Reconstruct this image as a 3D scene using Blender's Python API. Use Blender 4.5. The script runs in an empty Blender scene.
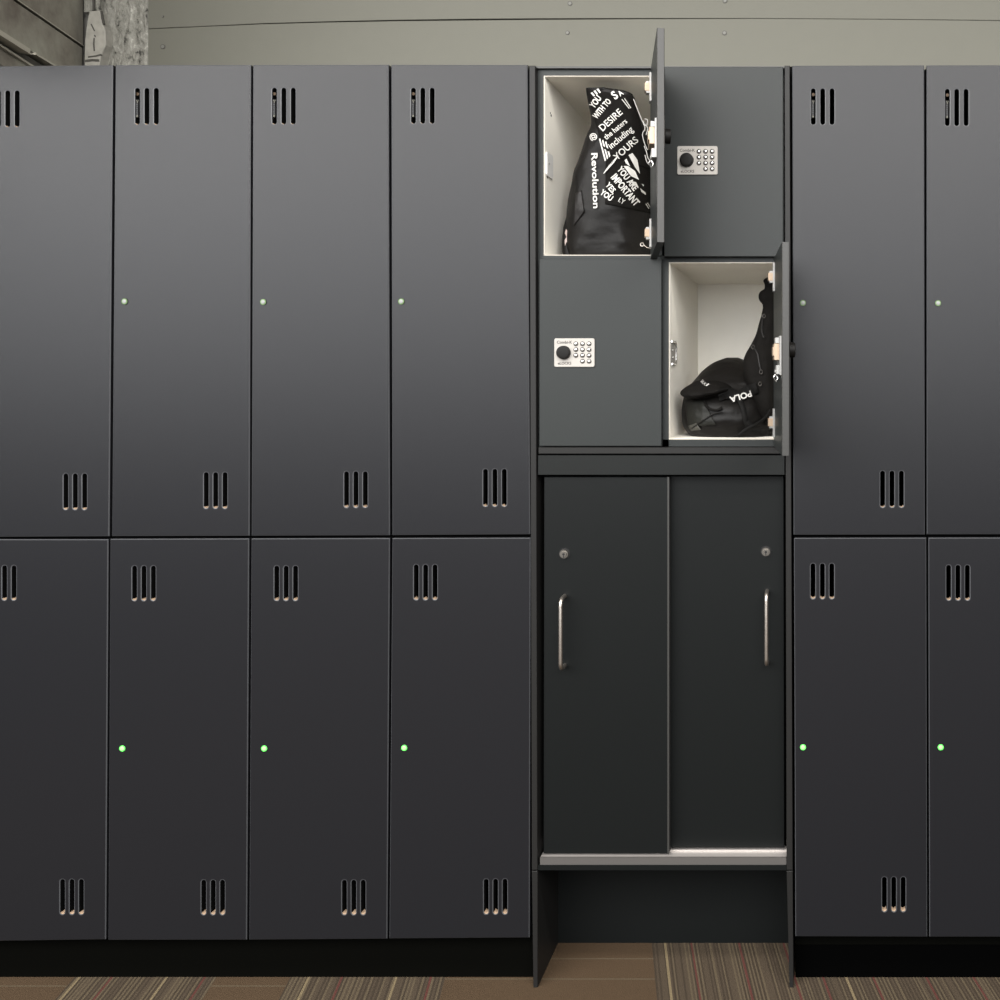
import bpy, bmesh, math, random
from mathutils import Vector, Matrix, noise
from mathutils.geometry import tessellate_polygon
from mathutils.bvhtree import BVHTree

S = bpy.context.scene
COL = S.collection
random.seed(7)

# ------------------------------------------------------------------ camera
# 480 px of the picture = 1 m on the locker fronts (y = 0); the floor is z = 0
PX, PY, K, D = 820.0, 376.0, 480.0, 1.98
CX, CZ = (PX - 500) / K, (988 - PY) / K
cam = bpy.data.cameras.new('camera')
cam_o = bpy.data.objects.new('camera', cam)
COL.objects.link(cam_o)
cam_o.location = (CX, -D, CZ)
cam_o.rotation_euler = (math.pi / 2, 0, 0)
cam.sensor_width = 36
cam.lens = 36 * K * D / 1000
cam.shift_x = (500 - PX) / 1000
cam.shift_y = (PY - 500) / 1000
cam.clip_start = 0.02
S.camera = cam_o

# ------------------------------------------------------------------ world, lamps, exposure
w = bpy.data.worlds.new('room_ambient')
S.world = w
w.use_nodes = True
w.node_tree.nodes['Background'].inputs[0].default_value = (0.95, 0.97, 1.0, 1)
w.node_tree.nodes['Background'].inputs[1].default_value = 0.04


def area(name, loc, aim, sx, sy, power, color):
    l = bpy.data.lights.new(name, 'AREA')
    l.shape = 'RECTANGLE'
    l.size, l.size_y, l.energy, l.color = sx, sy, power, color
    o = bpy.data.objects.new(name, l)
    COL.objects.link(o)
    o.location = loc
    o.rotation_euler = (Vector(aim) - Vector(loc)).to_track_quat('-Z', 'Y').to_euler()
    return o


area('ceiling_strip_light', (0.2, -1.15, 2.80), (0.2, -0.65, 0), 6.0, 0.25, 100, (1.0, 0.965, 0.91))
area('ceiling_panel_light', (-0.8, -3.4, 2.95), (-0.8, -2.9, 1.6), 8.5, 2.0, 740, (1.0, 0.985, 0.965))
area('front_fill_light', (-1.0, -4.6, 1.95), (-0.2, 0, 1.5), 9.0, 1.5, 365, (0.97, 0.985, 1.0))  # unseen frontal fill, added to brighten the open compartments

S.view_settings.view_transform = 'Standard'
S.view_settings.look = 'None'
S.view_settings.gamma = 1
S.view_settings.use_curve_mapping = False
S.view_settings.exposure = 0.0


# ------------------------------------------------------------------ helpers
def P(px, py, y=0.0):
    """world point seen at pixel (px, py) at depth y"""
    r = (y + D) / (K * D)
    return Vector((CX + (px - PX) * r, y, CZ + (PY - py) * r))


def srgb(c):
    return tuple((v / 255 / 12.92) if v / 255 <= 0.04045 else ((v / 255 + 0.055) / 1.055) ** 2.4 for v in c)


def mat(name, rgb, rough=0.5, metal=0.0, var=0.0, scale=60, bump=0.0, bscale=None, emit=None, spec=0.5, sheen=0, detail=3):
    m = bpy.data.materials.new(name)
    m.use_nodes = True
    nt = m.node_tree
    b = nt.nodes['Principled BSDF']
    b.inputs['Roughness'].default_value = rough
    b.inputs['Metallic'].default_value = metal
    b.inputs['Specular IOR Level'].default_value = spec
    b.inputs['Base Color'].default_value = (*rgb, 1)
    tc = nt.nodes.new('ShaderNodeTexCoord')
    n = nt.nodes.new('ShaderNodeTexNoise')
    n.inputs['Scale'].default_value = scale
    n.inputs['Detail'].default_value = detail
    nt.links.new(tc.outputs['Object'], n.inputs['Vector'])
    mx = nt.nodes.new('ShaderNodeMix')
    mx.data_type = 'RGBA'
    mx.inputs['A'].default_value = (*[v * (1 - var) for v in rgb], 1)
    mx.inputs['B'].default_value = (*[min(1, v * (1 + var)) for v in rgb], 1)
    nt.links.new(n.outputs['Fac'], mx.inputs['Factor'])
    nt.links.new(mx.outputs['Result'], b.inputs['Base Color'])
    if bump:
        n2 = nt.nodes.new('ShaderNodeTexNoise')
        n2.inputs['Scale'].default_value = bscale or scale
        n2.inputs['Detail'].default_value = 4
        nt.links.new(tc.outputs['Object'], n2.inputs['Vector'])
        bp = nt.nodes.new('ShaderNodeBump')
        bp.inputs['Strength'].default_value = bump
        bp.inputs['Distance'].default_value = 0.002
        nt.links.new(n2.outputs['Fac'], bp.inputs['Height'])
        nt.links.new(bp.outputs['Normal'], b.inputs['Normal'])
    if emit:
        b.inputs['Emission Color'].default_value = (*emit[0], 1)
        b.inputs['Emission Strength'].default_value = emit[1]
    return m


M = dict(
    door=mat('grey_laminate', (0.0075, 0.0076, 0.0088), 0.33, spec=0.19, var=0.10, scale=900, bump=0.10, bscale=700),
    door_edge=mat('highlight_edge_banding', (0.038, 0.039, 0.042), 0.42, spec=.3),  # lighter than the face: edge and slot-rim highlights put into the colour
    unit=mat('anthracite_laminate', (0.0175, 0.0192, 0.0188), 0.37, spec=0.115, var=0.12, scale=900, bump=0.1, bscale=700),
    unit_edge=mat('anthracite_edge_banding', (0.024, 0.0235, 0.022), 0.45, spec=0.28, var=0.1, scale=300),
    slide=mat('charcoal_laminate', (0.0045, 0.0051, 0.0051), 0.42, spec=0.10, var=0.14, scale=900, bump=0.1, bscale=700),
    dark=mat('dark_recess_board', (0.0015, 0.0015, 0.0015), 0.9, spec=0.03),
    slotwall=mat('shaded_slot_wall', (0.002, 0.002, 0.002), 0.9, spec=0.05),  # black stands in for shade on the slot sides
    tan=mat('lit_board_core', (0.36, 0.26, 0.18), 0.85, spec=0.1),  # board core on slot bottoms only, painting in the light from above
    plinth=mat('black_plinth_board', (0.0018, 0.0018, 0.0015), 0.9, spec=0.0),
    plinth2=mat('black_rubber_strip', (0.0008, 0.0008, 0.0008), 0.9, spec=0.0),
    cream=mat('cream_melamine', (0.80, 0.765, 0.69), 0.45, var=0.03, scale=30),
    cream_edge=mat('dimmed_cream_edge', (0.30, 0.27, 0.225), 0.5),  # cream darkened on the front edges to paint down the frontal light
    alu=mat('brushed_aluminium', (0.36, 0.335, 0.315), 0.38, metal=0.5, var=0.05, scale=80),
    steel=mat('satin_steel', (0.42, 0.38, 0.34), 0.40, metal=1.0),
    chrome=mat('bright_nickel', (0.40, 0.39, 0.375), 0.22, metal=0.85),
    zipmetal=mat('dull_dark_metal', (0.06, 0.055, 0.05), 0.4, metal=0.8),
    lockface=mat('nickel_lock_face', (0.20, 0.185, 0.165), 0.3, metal=0.9),
    zinc=mat('zinc_plated_steel', (0.22, 0.215, 0.205), 0.35, metal=0.4),
    dim_edge=mat('dark_edge_banding', (0.0105, 0.0102, 0.0098), 0.45, spec=0.14),
    apronm=mat('charcoal_apron_laminate', (0.0085, 0.0092, 0.009), 0.42, var=0.12, scale=900, spec=0.09),
    lip=mat('mauve_anodised_strip', (0.075, 0.070, 0.066), 0.45, metal=0.3),
    brass=mat('warm_brass_zinc', (0.27, 0.20, 0.14), 0.4, metal=0.5),
    white=mat('white_plastic', (0.62, 0.61, 0.59), 0.4),
    black=mat('black_plastic', (0.006, 0.0055, 0.005), 0.5, spec=0.10),
    hole=mat('black_hole', (0.003, 0.003, 0.003), 0.9),
    plate=mat('pearl_grey_plate', (0.27, 0.255, 0.235), 0.6, spec=0.12, var=0.04, scale=200),
    ink=mat('dark_grey_ink', (0.035, 0.03, 0.028), 0.7, spec=0.2),
    led_pale=mat('pale_lock_lens', (0.15, 0.155, 0.15), 0.5),
    led_ring=mat('green_lens_ring', (0.055, 0.12, 0.02), 0.5),
    led_on=mat('lit_green_lens', (0.2, 0.35, 0.15), 0.3, emit=((0.55, 0.95, 0.42), 0.42)),
    led_ring_on=mat('lit_green_ring', (0.1, 0.7, 0.1), 0.3, emit=((0.06, 0.50, 0.05), 0.35)),
    wall=mat('painted_wall_board', (0.087, 0.0845, 0.0675), 0.75, var=0.03, scale=25, bump=0.12, bscale=260),
    wallback=mat('wall_substrate', (0.10, 0.095, 0.085), 0.9),
    pillar=None, duct=None,
    blackcloth=mat('black_bag_fabric', (0.0045, 0.004, 0.0035), 0.75, spec=0.06, var=0.25, scale=40, bump=0.5, bscale=900),
    glosscloth=mat('glossy_black_nylon', (0.0045, 0.004, 0.0036), 0.45, spec=0.11, var=0.2, scale=40, bump=0.25, bscale=120),
    webbing=mat('black_webbing', (0.004, 0.0038, 0.0035), 0.7, spec=0.1, bump=0.5, bscale=1200),
    print=mat('white_screen_print', (0.36, 0.35, 0.33), 0.6, var=0.1, scale=120),
    olive=mat('worn_olive_patch', (0.022, 0.021, 0.016), 0.7),
)


def rough_mat(name, cols, scale, bump, bs, streak=(1, 1, 1), rough=0.8, metal=0.0):
    m = bpy.data.materials.new(name)
    m.use_nodes = True
    nt = m.node_tree
    b = nt.nodes['Principled BSDF']
    b.inputs['Roughness'].default_value = rough
    b.inputs['Metallic'].default_value = metal
    tc = nt.nodes.new('ShaderNodeTexCoord')
    mp = nt.nodes.new('ShaderNodeMapping')
    mp.inputs['Scale'].default_value = streak
    nt.links.new(tc.outputs['Object'], mp.inputs['Vector'])
    n = nt.nodes.new('ShaderNodeTexNoise')
    n.inputs['Scale'].default_value = scale
    n.inputs['Detail'].default_value = 8
    n.inputs['Roughness'].default_value = 0.65
    nt.links.new(mp.outputs[0], n.inputs['Vector'])
    cr = nt.nodes.new('ShaderNodeValToRGB')
    els = cr.color_ramp.elements
    els[0].position, els[0].color = cols[0][0], (*cols[0][1], 1)
    els[1].position, els[1].color = cols[-1][0], (*cols[-1][1], 1)
    for pos, c in cols[1:-1]:
        e = els.new(pos)
        e.color = (*c, 1)
    nt.links.new(n.outputs['Fac'], cr.inputs[0])
    nt.links.new(cr.outputs[0], b.inputs['Base Color'])
    bp = nt.nodes.new('ShaderNodeBump')
    bp.inputs['Strength'].default_value = bump
    bp.inputs['Distance'].default_value = 0.01
    n2 = nt.nodes.new('ShaderNodeTexNoise')
    n2.inputs['Scale'].default_value = bs
    n2.inputs['Detail'].default_value = 6
    nt.links.new(mp.outputs[0], n2.inputs['Vector'])
    nt.links.new(n2.outputs['Fac'], bp.inputs['Height'])
    nt.links.new(bp.outputs['Normal'], b.inputs['Normal'])
    return m


M['pillar'] = rough_mat('rough_sprayed_concrete', [(0.36, (0.02, 0.018, 0.015)), (0.43, (0.15, 0.145, 0.124)), (0.58, (0.20, 0.194, 0.168)), (0.70, (0.38, 0.37, 0.33))], 42, 1.0, 70, streak=(1.3, 1, 0.8))
M['duct'] = rough_mat('weathered_galvanised_sheet', [(0.35, (0.14, 0.12, 0.10)), (0.5, (0.25, 0.235, 0.195)), (0.68, (0.36, 0.36, 0.30))], 5, 0.15, 14, rough=0.5, metal=0.15)
M['screw'] = mat('painted_screw_head', (0.10, 0.097, 0.085), 0.6)
M['ductdark'] = mat('dark_steel_channel', (0.045, 0.042, 0.035), 0.7)
M['ductlight'] = mat('pale_steel_lip', (0.36, 0.34, 0.28), 0.5)


def link(name, me, parent=None, loc=None):
    o = bpy.data.objects.new(name, me)
    COL.objects.link(o)
    if parent:
        o.parent = parent
        o.matrix_parent_inverse = parent.matrix_world.inverted() if False else Matrix.Translation(-Vector(parent_world(parent)))
    return o


def parent_world(o):
    v = Vector(o.location)
    while o.parent:
        o = o.parent
    return Vector(o.location) if o.type == 'EMPTY' else Vector((0, 0, 0))


def empty(name, loc, label, cat, group=None):
    o = bpy.data.objects.new(name, None)
    COL.objects.link(o)
    o.location = loc
    o.empty_display_size = 0.05
    o['label'] = label
    o['category'] = cat
    if group:
        o['group'] = group
    return o


def struct(o):
    o['kind'] = 'structure'
    return o


def mesh(name, verts, faces, mats, mi=None, parent=None, smooth=False):
    me = bpy.data.meshes.new(name)
    # store geometry relative to the mesh's own centre-ish: keep world coords, undo parent offset on link
    me.from_pydata([tuple(v) for v in verts], [], faces)
    for m in (mats if isinstance(mats, (list, tuple)) else [mats]):
        me.materials.append(m)
    if mi:
        for p, i in zip(me.polygons, mi):
            p.material_index = i
    if smooth:
        for p in me.polygons:
            p.use_smooth = True
    me.update()
    o = bpy.data.objects.new(name, me)
    COL.objects.link(o)
    if parent is not None:
        o.parent = parent
        root = parent
        while root.parent:
            root = root.parent
        if parent is root:      # children of the root: shift once; deeper ones inherit it
            o.location = -root.location
    return o


class MB:
    """collects solids into one mesh"""
    def __init__(self):
        self.v, self.f, self.m = [], [], []

    def add(self, vs, fs, mi=0):
        b = len(self.v)
        self.v += [Vector(v) for v in vs]
        self.f += [tuple(i + b for i in f) for f in fs]
        self.m += (mi if isinstance(mi, list) else [mi] * len(fs))
        return self

    def box(self, x0, x1, y0, y1, z0, z1, mi=0, c=0.0):
        if x0 > x1: x0, x1 = x1, x0
        if y0 > y1: y0, y1 = y1, y0
        if z0 > z1: z0, z1 = z1, z0
        return self.hexa([(x0, z0), (x1, z0), (x1, z1), (x0, z1)], y0, y1, mi, c)

    def hexa(self, quad, y0, y1, mi=0, c=0.0):
        """prism of a polygon in x,z (counter-clockwise seen from the front) between y0 (front) and y1; c = chamfer"""
        n = len(quad)
        if c <= 0:
            vs = [(x, y0, z) for x, z in quad] + [(x, y1, z) for x, z in quad]
            fs = [tuple(range(n)), tuple(range(2 * n - 1, n - 1, -1))]
            fs += [(i, i + n, (i + 1) % n + n, (i + 1) % n) for i in range(n)]
            return self.add(vs, fs, mi)
        q2 = inset(quad, c)
        vs = [(x, y0, z) for x, z in q2] + [(x, y0 + c, z) for x, z in quad] + [(x, y1, z) for x, z in quad]
        fs = [tuple(range(n)), tuple(range(3 * n - 1, 2 * n - 1, -1))]
        for k in (0, n):
            fs += [(k + i, k + i + n, k + (i + 1) % n + n, k + (i + 1) % n) for i in range(n)]
        return self.add(vs, fs, mi)

    def cyl(self, a, b, r, n=24, mi=0, r2=None, dome=0.0):
        a, b = Vector(a), Vector(b)
        r2 = r if r2 is None else r2
        d = (b - a).normalized()
        u = d.orthogonal().normalized()
        v = d.cross(u)
        rings = [(a, r), (b, r2)]
        if dome:
            for k in range(1, 5):
                t = k / 5 * math.pi / 2
                rings.append((b + d * dome * math.sin(t), r2 * math.cos(t)))
        vs = []
        for c, rr in rings:
            vs += [c + (u * math.cos(2 * math.pi * i / n) + v * math.sin(2 * math.pi * i / n)) * rr for i in range(n)]
        fs = [tuple(range(n - 1, -1, -1)), tuple(range(len(vs) - n, len(vs)))]
        for k in range(len(rings) - 1):
            fs += [(k * n + i, k * n + (i + 1) % n, (k + 1) * n + (i + 1) % n, (k + 1) * n + i) for i in range(n)]
        return self.add(vs, fs, mi)

    def tube(self, pts, r, n=12, mi=0):
        pts = [Vector(p) for p in pts]
        vs, fs = [], []
        up = None
        for k, p in enumerate(pts):
            d = (pts[min(k + 1, len(pts) - 1)] - pts[max(k - 1, 0)]).normalized()
            if up is None:
                up = d.orthogonal().normalized()
            u = (up - d * up.dot(d)).normalized()
            up = u
            v = d.cross(u)
            vs += [p + (u * math.cos(2 * math.pi * i / n) + v * math.sin(2 * math.pi * i / n)) * r for i in range(n)]
        for k in range(len(pts) - 1):
            fs += [(k * n + i, k * n + (i + 1) % n, (k + 1) * n + (i + 1) % n, (k + 1) * n + i) for i in range(n)]
        fs += [tuple(range(n - 1, -1, -1)), tuple(range(len(vs) - n, len(vs)))]
        return self.add(vs, fs, mi)

    def build(self, name, mats, parent=None, smooth=False, xf=None):
        vs = self.v if xf is None else [xf @ v for v in self.v]
        o = mesh(name, vs, self.f, mats, self.m, parent)
        if smooth:
            bm = bmesh.new()
            bm.from_mesh(o.data)
            bmesh.ops.recalc_face_normals(bm, faces=bm.faces)
            for f in bm.faces:
                f.smooth = True
            for e in bm.edges:
                if len(e.link_faces) == 2 and e.calc_face_angle(0) > 0.6:
                    e.smooth = False
            bm.to_mesh(o.data)
            bm.free()
        return o


def inset(poly, c):
    n = len(poly)
    out = []
    for i in range(n):
        p0, p1, p2 = Vector(poly[i - 1]), Vector(poly[i]), Vector(poly[(i + 1) % n])
        d1, d2 = (p1 - p0).normalized(), (p2 - p1).normalized()
        n1, n2 = Vector((-d1.y, d1.x)), Vector((-d2.y, d2.x))
        b = (n1 + n2)
        b = b / max(b.dot(n1), 1e-6) if b.length > 1e-6 else n1
        q = p1 + b * c
        out.append((q.x, q.y))
    return out


def stadium(cx, z0, z1, r, n=9):
    """vertical slot outline, counter-clockwise"""
    pts = []
    for k in range(n + 1):
        a = math.pi * k / n
        pts.append((cx + r * math.cos(a), z1 - r + r * math.sin(a)))
    for k in range(n + 1):
        a = math.pi + math.pi * k / n
        pts.append((cx + r * math.cos(a), z0 + r + r * math.sin(a)))
    return pts


def slotted_panel(name, quad, slots, y0, t, parent, mats, c=0.0016, ch=0.0017):
    """door leaf with chamfered rim and routed through slots; mats: face, highlight rim, shaded slot wall, lit slot bottom"""
    vs, fs, mi = [], [], []

    def tess(loops, y, flip, m):
        vv = [[Vector((x, z, 0)) for x, z in l] for l in loops]
        base = len(vs)
        flat = [p for l in loops for p in l]
        vs.extend([(x, y, z) for x, z in flat])
        for tri in tessellate_polygon(vv):
            a, b, d = [Vector(flat[i]) for i in tri]
            ccw = (b - a).cross(d - a) > 0
            tri = tuple(base + i for i in tri)
            if ccw == flip:
                tri = tri[::-1]
            fs.append(tri)
            mi.append(m)

    def ring(l0, ya, l1, yb, m, inward):
        n = len(l0)
        base = len(vs)
        vs.extend([(x, ya, z) for x, z in l0] + [(x, yb, z) for x, z in l1])
        for i in range(n):
            j = (i + 1) % n
            q = (base + i, base + i + n, base + j + n, base + j)
            fs.append(q[::-1] if inward else q)
            mm = m if isinstance(m, int) else m(i, n)
            mi.append(mm)
    wide = [inset(s, -ch) for s in slots]
    tess([inset(quad, c)] + wide, y0, False, 0)
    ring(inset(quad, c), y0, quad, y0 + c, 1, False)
    ring(quad, y0 + c, quad, y0 + t, 0, False)
    tess([quad] + slots, y0 + t, True, 0)
    for s, wd in zip(slots, wide):
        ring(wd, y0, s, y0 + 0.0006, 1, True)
        n = len(s)
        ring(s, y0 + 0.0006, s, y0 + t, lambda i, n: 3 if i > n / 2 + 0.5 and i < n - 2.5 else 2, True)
    return mesh(name, vs, fs, mats, mi, parent)


def quad_px(tl, tr, br, bl, y=0.0):
    pts = [P(*bl, y), P(*br, y), P(*tr, y), P(*tl, y)]
    return [(p.x, p.z) for p in pts]


def fbox(mb, x0, y0, x1, y1, d0, d1, mi=0, c=0.0):
    """box whose front face fills the pixels (x0,y0)-(x1,y1) at depth d0"""
    a, b = P(x0, y0, d0), P(x1, y1, d0)
    return mb.box(a.x, b.x, d0, d1, b.z, a.z, mi, c)


def slot_px(cx, y0, y1):
    a, b = P(cx, y0), P(cx, y1)
    return stadium(a.x, b.z, a.z, 2.35 / K)


def text_mesh(s, size, bold=0.0):
    cu = bpy.data.curves.new('lettering', 'FONT')
    cu.body = s
    cu.size = size
    cu.align_x = 'CENTER'
    cu.align_y = 'CENTER'
    cu.offset = bold
    cu.resolution_u = 3
    o = bpy.data.objects.new('lettering', cu)
    me = bpy.data.meshes.new_from_object(o)
    vs = [v.co.copy() for v in me.vertices]
    fs = [tuple(p.vertices) for p in me.polygons]
    bpy.data.objects.remove(o)
    bpy.data.curves.remove(cu)
    bpy.data.meshes.remove(me)
    return vs, fs


# ------------------------------------------------------------------ setting
TH = 0.2315       # the room's own direction runs slightly askew of the locker fronts
# floor: one mesh of carpet strips running along the room, with cross-grain carpet tiles between
YB, YF = 0.62, -3.2


def U(px, py):
    """floor coordinate across the strips for a floor pixel"""
    r = (988 - PY) / (py - PY)
    y = D * (r - 1)
    return CX + (px - PX) / K * r + TH * y, y


FLS = 0.325
fm_cols = [(0.160, 0.104, 0.060), (0.105, 0.078, 0.054), (0.215, 0.165, 0.105), (0.40, 0.31, 0.18), (0.20, 0.075, 0.060), (0.150, 0.112, 0.076)]
fmats = []
for i, c in enumerate(fm_cols):
    c = tuple(v * FLS for v in c)
    fmats.append(mat('carpet_yarn_%s' % ['plain_brown', 'dark_brown', 'tan', 'straw', 'rust', 'taupe'][i], c, 0.95, var=0.45, scale=420, bump=0.9, bscale=500, spec=0.1))
fv, ff, fi = [], [], []


def strip(u0, u1, y0, y1, m):
    b = len(fv)
    for u, y in ((u0, y0), (u1, y0), (u1, y1), (u0, y1)):
        fv.append((u - TH * y, y, 0))
    ff.append((b, b + 1, b + 2, b + 3))
    fi.append(m)


def plain(u0, u1, lines):
    ys = [YF]
    for l in sorted(lines):
        ys += [l - 0.0018, l + 0.0018]
    ys.append(YB)
    for k in range(len(ys) - 1):
        strip(u0, u1, ys[k], ys[k + 1], 0 if k % 2 == 0 else 2)


def striped(u0, u1, accents, pitch=0.0098, soft=0.0):
    """accents: list of (u, width, material)"""
    acc = sorted(a for a in accents if u0 < a[0] < u1)
    u = u0
    k = 0
    cuts = [(a[0] - a[1] / 2, a[0] + a[1] / 2, a[2]) for a in acc]
    while u < u1 - 1e-6:
        wd = pitch * random.uniform(0.38, 0.55)
        m = (1 if random.random() < 0.8 else 5) if k % 2 == 0 else (2 if random.random() < 0.6 - soft else 5)
        e = min(u + wd, u1)
        hit = [c for c in cuts if c[0] < e and c[1] > u]
        if hit:
            c = hit[0]
            if c[0] > u + 1e-5:
                strip(u, c[0], YF, YB, m)
            strip(max(c[0], u), c[1], YF, YB, c[2])
            cuts.remove(c)
            u = c[1]
        else:
            strip(u, e, YF, YB, m)
            u = e
        k += 1


yline = U(300, 986)[1]
yline2 = U(560, 979)[1]
ub = [U(74, 978)[0], U(216, 978)[0], U(290, 978)[0], U(445, 978)[0], U(655, 978)[0]]
grid_lines = [yline + 0.25 * k for k in range(-12, 3)]
grid_lines2 = [yline2 - 0.25 * k for k in range(0, 13)] + [yline2 + 0.07]
plain(-2.6, ub[0], grid_lines)
striped(ub[0], ub[1], [(U(80, 977)[0], .005, 3), (U(112, 977)[0], .005, 4), (U(167, 977)[0], .005, 3), (U(205, 977)[0], .005, 4)])
plain(ub[1], ub[2], grid_lines)
striped(ub[2], ub[3], [(U(309, 977)[0], .005, 3), (U(342, 977)[0], .005, 4), (U(396.5, 977)[0], .0045, 3), (U(431, 977)[0], .005, 4)])
plain(ub[3], ub[4], grid_lines2)
acc = [(U(667, 960)[0], .0055, 3), (U(694, 960)[0], .004, 4), (U(713, 960)[0], .005, 2), (U(743, 960)[0], .005, 4),
       (U(798, 988)[0], .005, 4), (U(827, 988)[0], .005, 4), (U(850.5, 988)[0], .0055, 3), (U(878, 988)[0], .005, 4), (U(900, 988)[0], .005, 2), (U(932, 988)[0], .005, 4), (U(980, 988)[0], .005, 4)]
striped(ub[4], 1.9, acc, 0.0085, 0.1)
plain(1.9, 3.4, grid_lines)
floor = struct(mesh('floor', fv, ff, fmats, fi))

# back wall: substrate plus two painted board courses with a thin open seam, screws
YW = 0.55
wl = P(148, 0, YW).x
wall = struct(MB().box(-2.6, 3.4, YW + 0.012, YW + 0.10, 0.0, 3.1).build('wall_back', M['wallback']))
seam = [(148, 28.8), (200, 26.5), (260, 23.8), (330, 21.8), (400, 20.4), (470, 19.6), (540, 19.0), (640, 18.6), (760, 18.4), (880, 19.2), (1000, 20.5), (1200, 22)]
sw = [.5, .45, .7, .9, 1.1, 1.3, 1.2, .8, .35, .35, .4, .4]
lo, hi = [], []
for (x, y), g in zip(seam, sw):
    a, b = P(x, y + g * .55, YW), P(x, y - g * .55, YW)
    lo.append((a.x, a.z))
    hi.append((b.x, b.z))
xr = 3.4
lower = [(wl, 0.0), (xr, 0.0), (xr, lo[-1][1])] + lo[::-1]
upper = hi + [(xr, hi[-1][1]), (xr, 3.1), (wl, 3.1)]
MB().hexa(lower, YW, YW + 0.012, 0, 0.0008).build('wall_board', M['wall'], wall)
MB().hexa(upper, YW, YW + 0.012, 0, 0.0008).build('wall_board', M['wall'], wall)
for (x, y, r) in ((163, 16.5, 1.0), (163, 46.8, 2.3), (567.5, 32.8, 2.0), (570, 3.5, 2.2), (725, 1, 2.2), (724.5, 33, 2.2), (163, -20, 2), (880, -14, 2), (1130, 33, 2)):
    c = P(x, y, YW)
    rr = r * (1 + YW / D) / K
    mb = MB().cyl(c + Vector((0, 0.001, 0)), c - Vector((0, 0.0012, 0)), rr * 1.15, 18, 1, r2=rr * 1.05)
    mb.cyl(c - Vector((0, 0.0010, 0)), c - Vector((0, 0.0018, 0)), rr * 0.72, 18, 0)
    mb.build('screw', [M['screw'], M['ductdark']], wall)

# rough pillar in front of the wall corner, with pale casing strip
xl, xc = P(88, 0, YW).x, P(103, 0, YW).x
pv, pf = [], []
nx, nz = 60, 90
x0, x1, z0, z1 = P(100, 0, YW).x, wl, 0.0, 3.1
zs = [1.6 + (2.5 - 1.6) * k / nz for k in range(nz + 1)]
zs = [0.0] + zs + [3.1]
for j, z in enumerate(zs):
    for i in range(nx + 1):
        x = x0 + (x1 - x0) * i / nx
        d = 0.006 * noise.fractal(Vector((x * 30, 0, z * 30)), 0.8, 2.0, 5)
        d += 0.006 * max(0, noise.noise(Vector((x * 55, 3, z * 40))))
        pv.append((x, YW - 0.004 + d * (0 if i in (0, nx) else 1), z))
for j in range(len(zs) - 1):
    for i in range(nx):
        a = j * (nx + 1) + i
        pf.append((a, a + 1, a + nx + 2, a + nx + 1))
nb = len(pv)
pv += [(x0, YW + 0.012, 0), (x1, YW + 0.012, 0), (x1, YW + 0.012, 3.1), (x0, YW + 0.012, 3.1)]
top0 = (len(zs) - 1) * (nx + 1)
pf += [(nb + 3, nb + 2, nb + 1, nb)]
pf += [tuple([nb, nb + 1] + list(range(nx, -1, -1)))]
pf += [tuple([nb + 2, nb + 3] + list(range(top0, top0 + nx + 1)))]
pf += [tuple([nb + 3, nb] + [j * (nx + 1) for j in range(len(zs))])]
pf += [tuple([nb + 1, nb + 2] + [j * (nx + 1) + nx for j in range(len(zs) - 1, -1, -1)])]
pil = struct(mesh('wall_pillar', pv, pf, M['pillar'], None, None, True))
# pale broken casing on its left side
cas = [(84, 66), (84.5, 40), (87, 20), (89, 11), (99, 10.5), (100.5, 14), (102, 24), (105, 30), (105.5, 45), (102, 52), (100, 58), (99, 66), (99, 80), (84, 80)]
qs = [(P(x, y, YW - 0.03).x, P(x, y, YW - 0.03).z) for x, y in cas]
mb = MB().hexa(qs[::-1] if False else [qs[i] for i in range(len(qs) - 1, -1, -1)], YW - 0.03, YW + 0.005, 0, 0.002)
mb.build('casing', mat('chipped_pale_plaster', (0.24, 0.23, 0.20), 0.8, var=0.3, scale=60, bump=0.5, bscale=160), pil)
mb = MB()
for (pts, wd) in (([(94.0, 38), (93.6, 44), (94.2, 51)], 1.3), ([(91, 24), (93.5, 29), (94.5, 31)], 1.2), ([(88, 57), (96, 56), (101, 54.5)], 1.6), ([(85, 61), (92, 60), (99, 60.5)], 2.4), ([(101, 11), (102, 18), (103.5, 24)], 1.8), ([(93, -6), (93, 3), (93.2, 10)], 1.6), ([(94.3, 35), (95, 36), (95.2, 37)], 1.2)):
    p3 = [P(x, y, YW - 0.0308) for x, y in pts]
    rr = wd / 2 * 1.26 / K
    for a, b in zip(p3[:-1], p3[1:]):
        d = (b - a).normalized()
        nn = Vector((-d.z, 0, d.x)) * rr
        qq = [a - nn, b - nn, b + nn, a + nn]
        mb.hexa([(q.x, q.z) for q in qq], a.y, a.y + 0.004)
mb.build('crack', M['ductdark'], pil)
MB().hexa([(P(x, y, YW - 0.02).x, P(x, y, YW - 0.02).z) for x, y in ((84, 12), (100, 12), (100, -60), (84, -60))][::1], YW - 0.02, YW + 0.01).build('casing', M['pillar'], pil)

# sheet-metal duct that runs along the room above the left lockers
A0 = P(84, 0, YW)


def Q(px, py, off=0.0):
    """point of the duct's side plane (running along the room's direction) seen at (px, py)"""
    # x = A0.x - TH*(y-YW)
    k = (px - PX) / (K * D)
    y = (A0.x + TH * YW - CX - k * D) / (k + TH)
    p = P(px, py, y)
    return Vector((p.x + off, p.y, p.z))


def lineq(pa, pb):
    """two points on a line along the duct -> extended end points"""
    return Q(*pa), Q(*pb)


dn = Vector((1, TH, 0)).normalized()      # face normal (towards the room)


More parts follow.
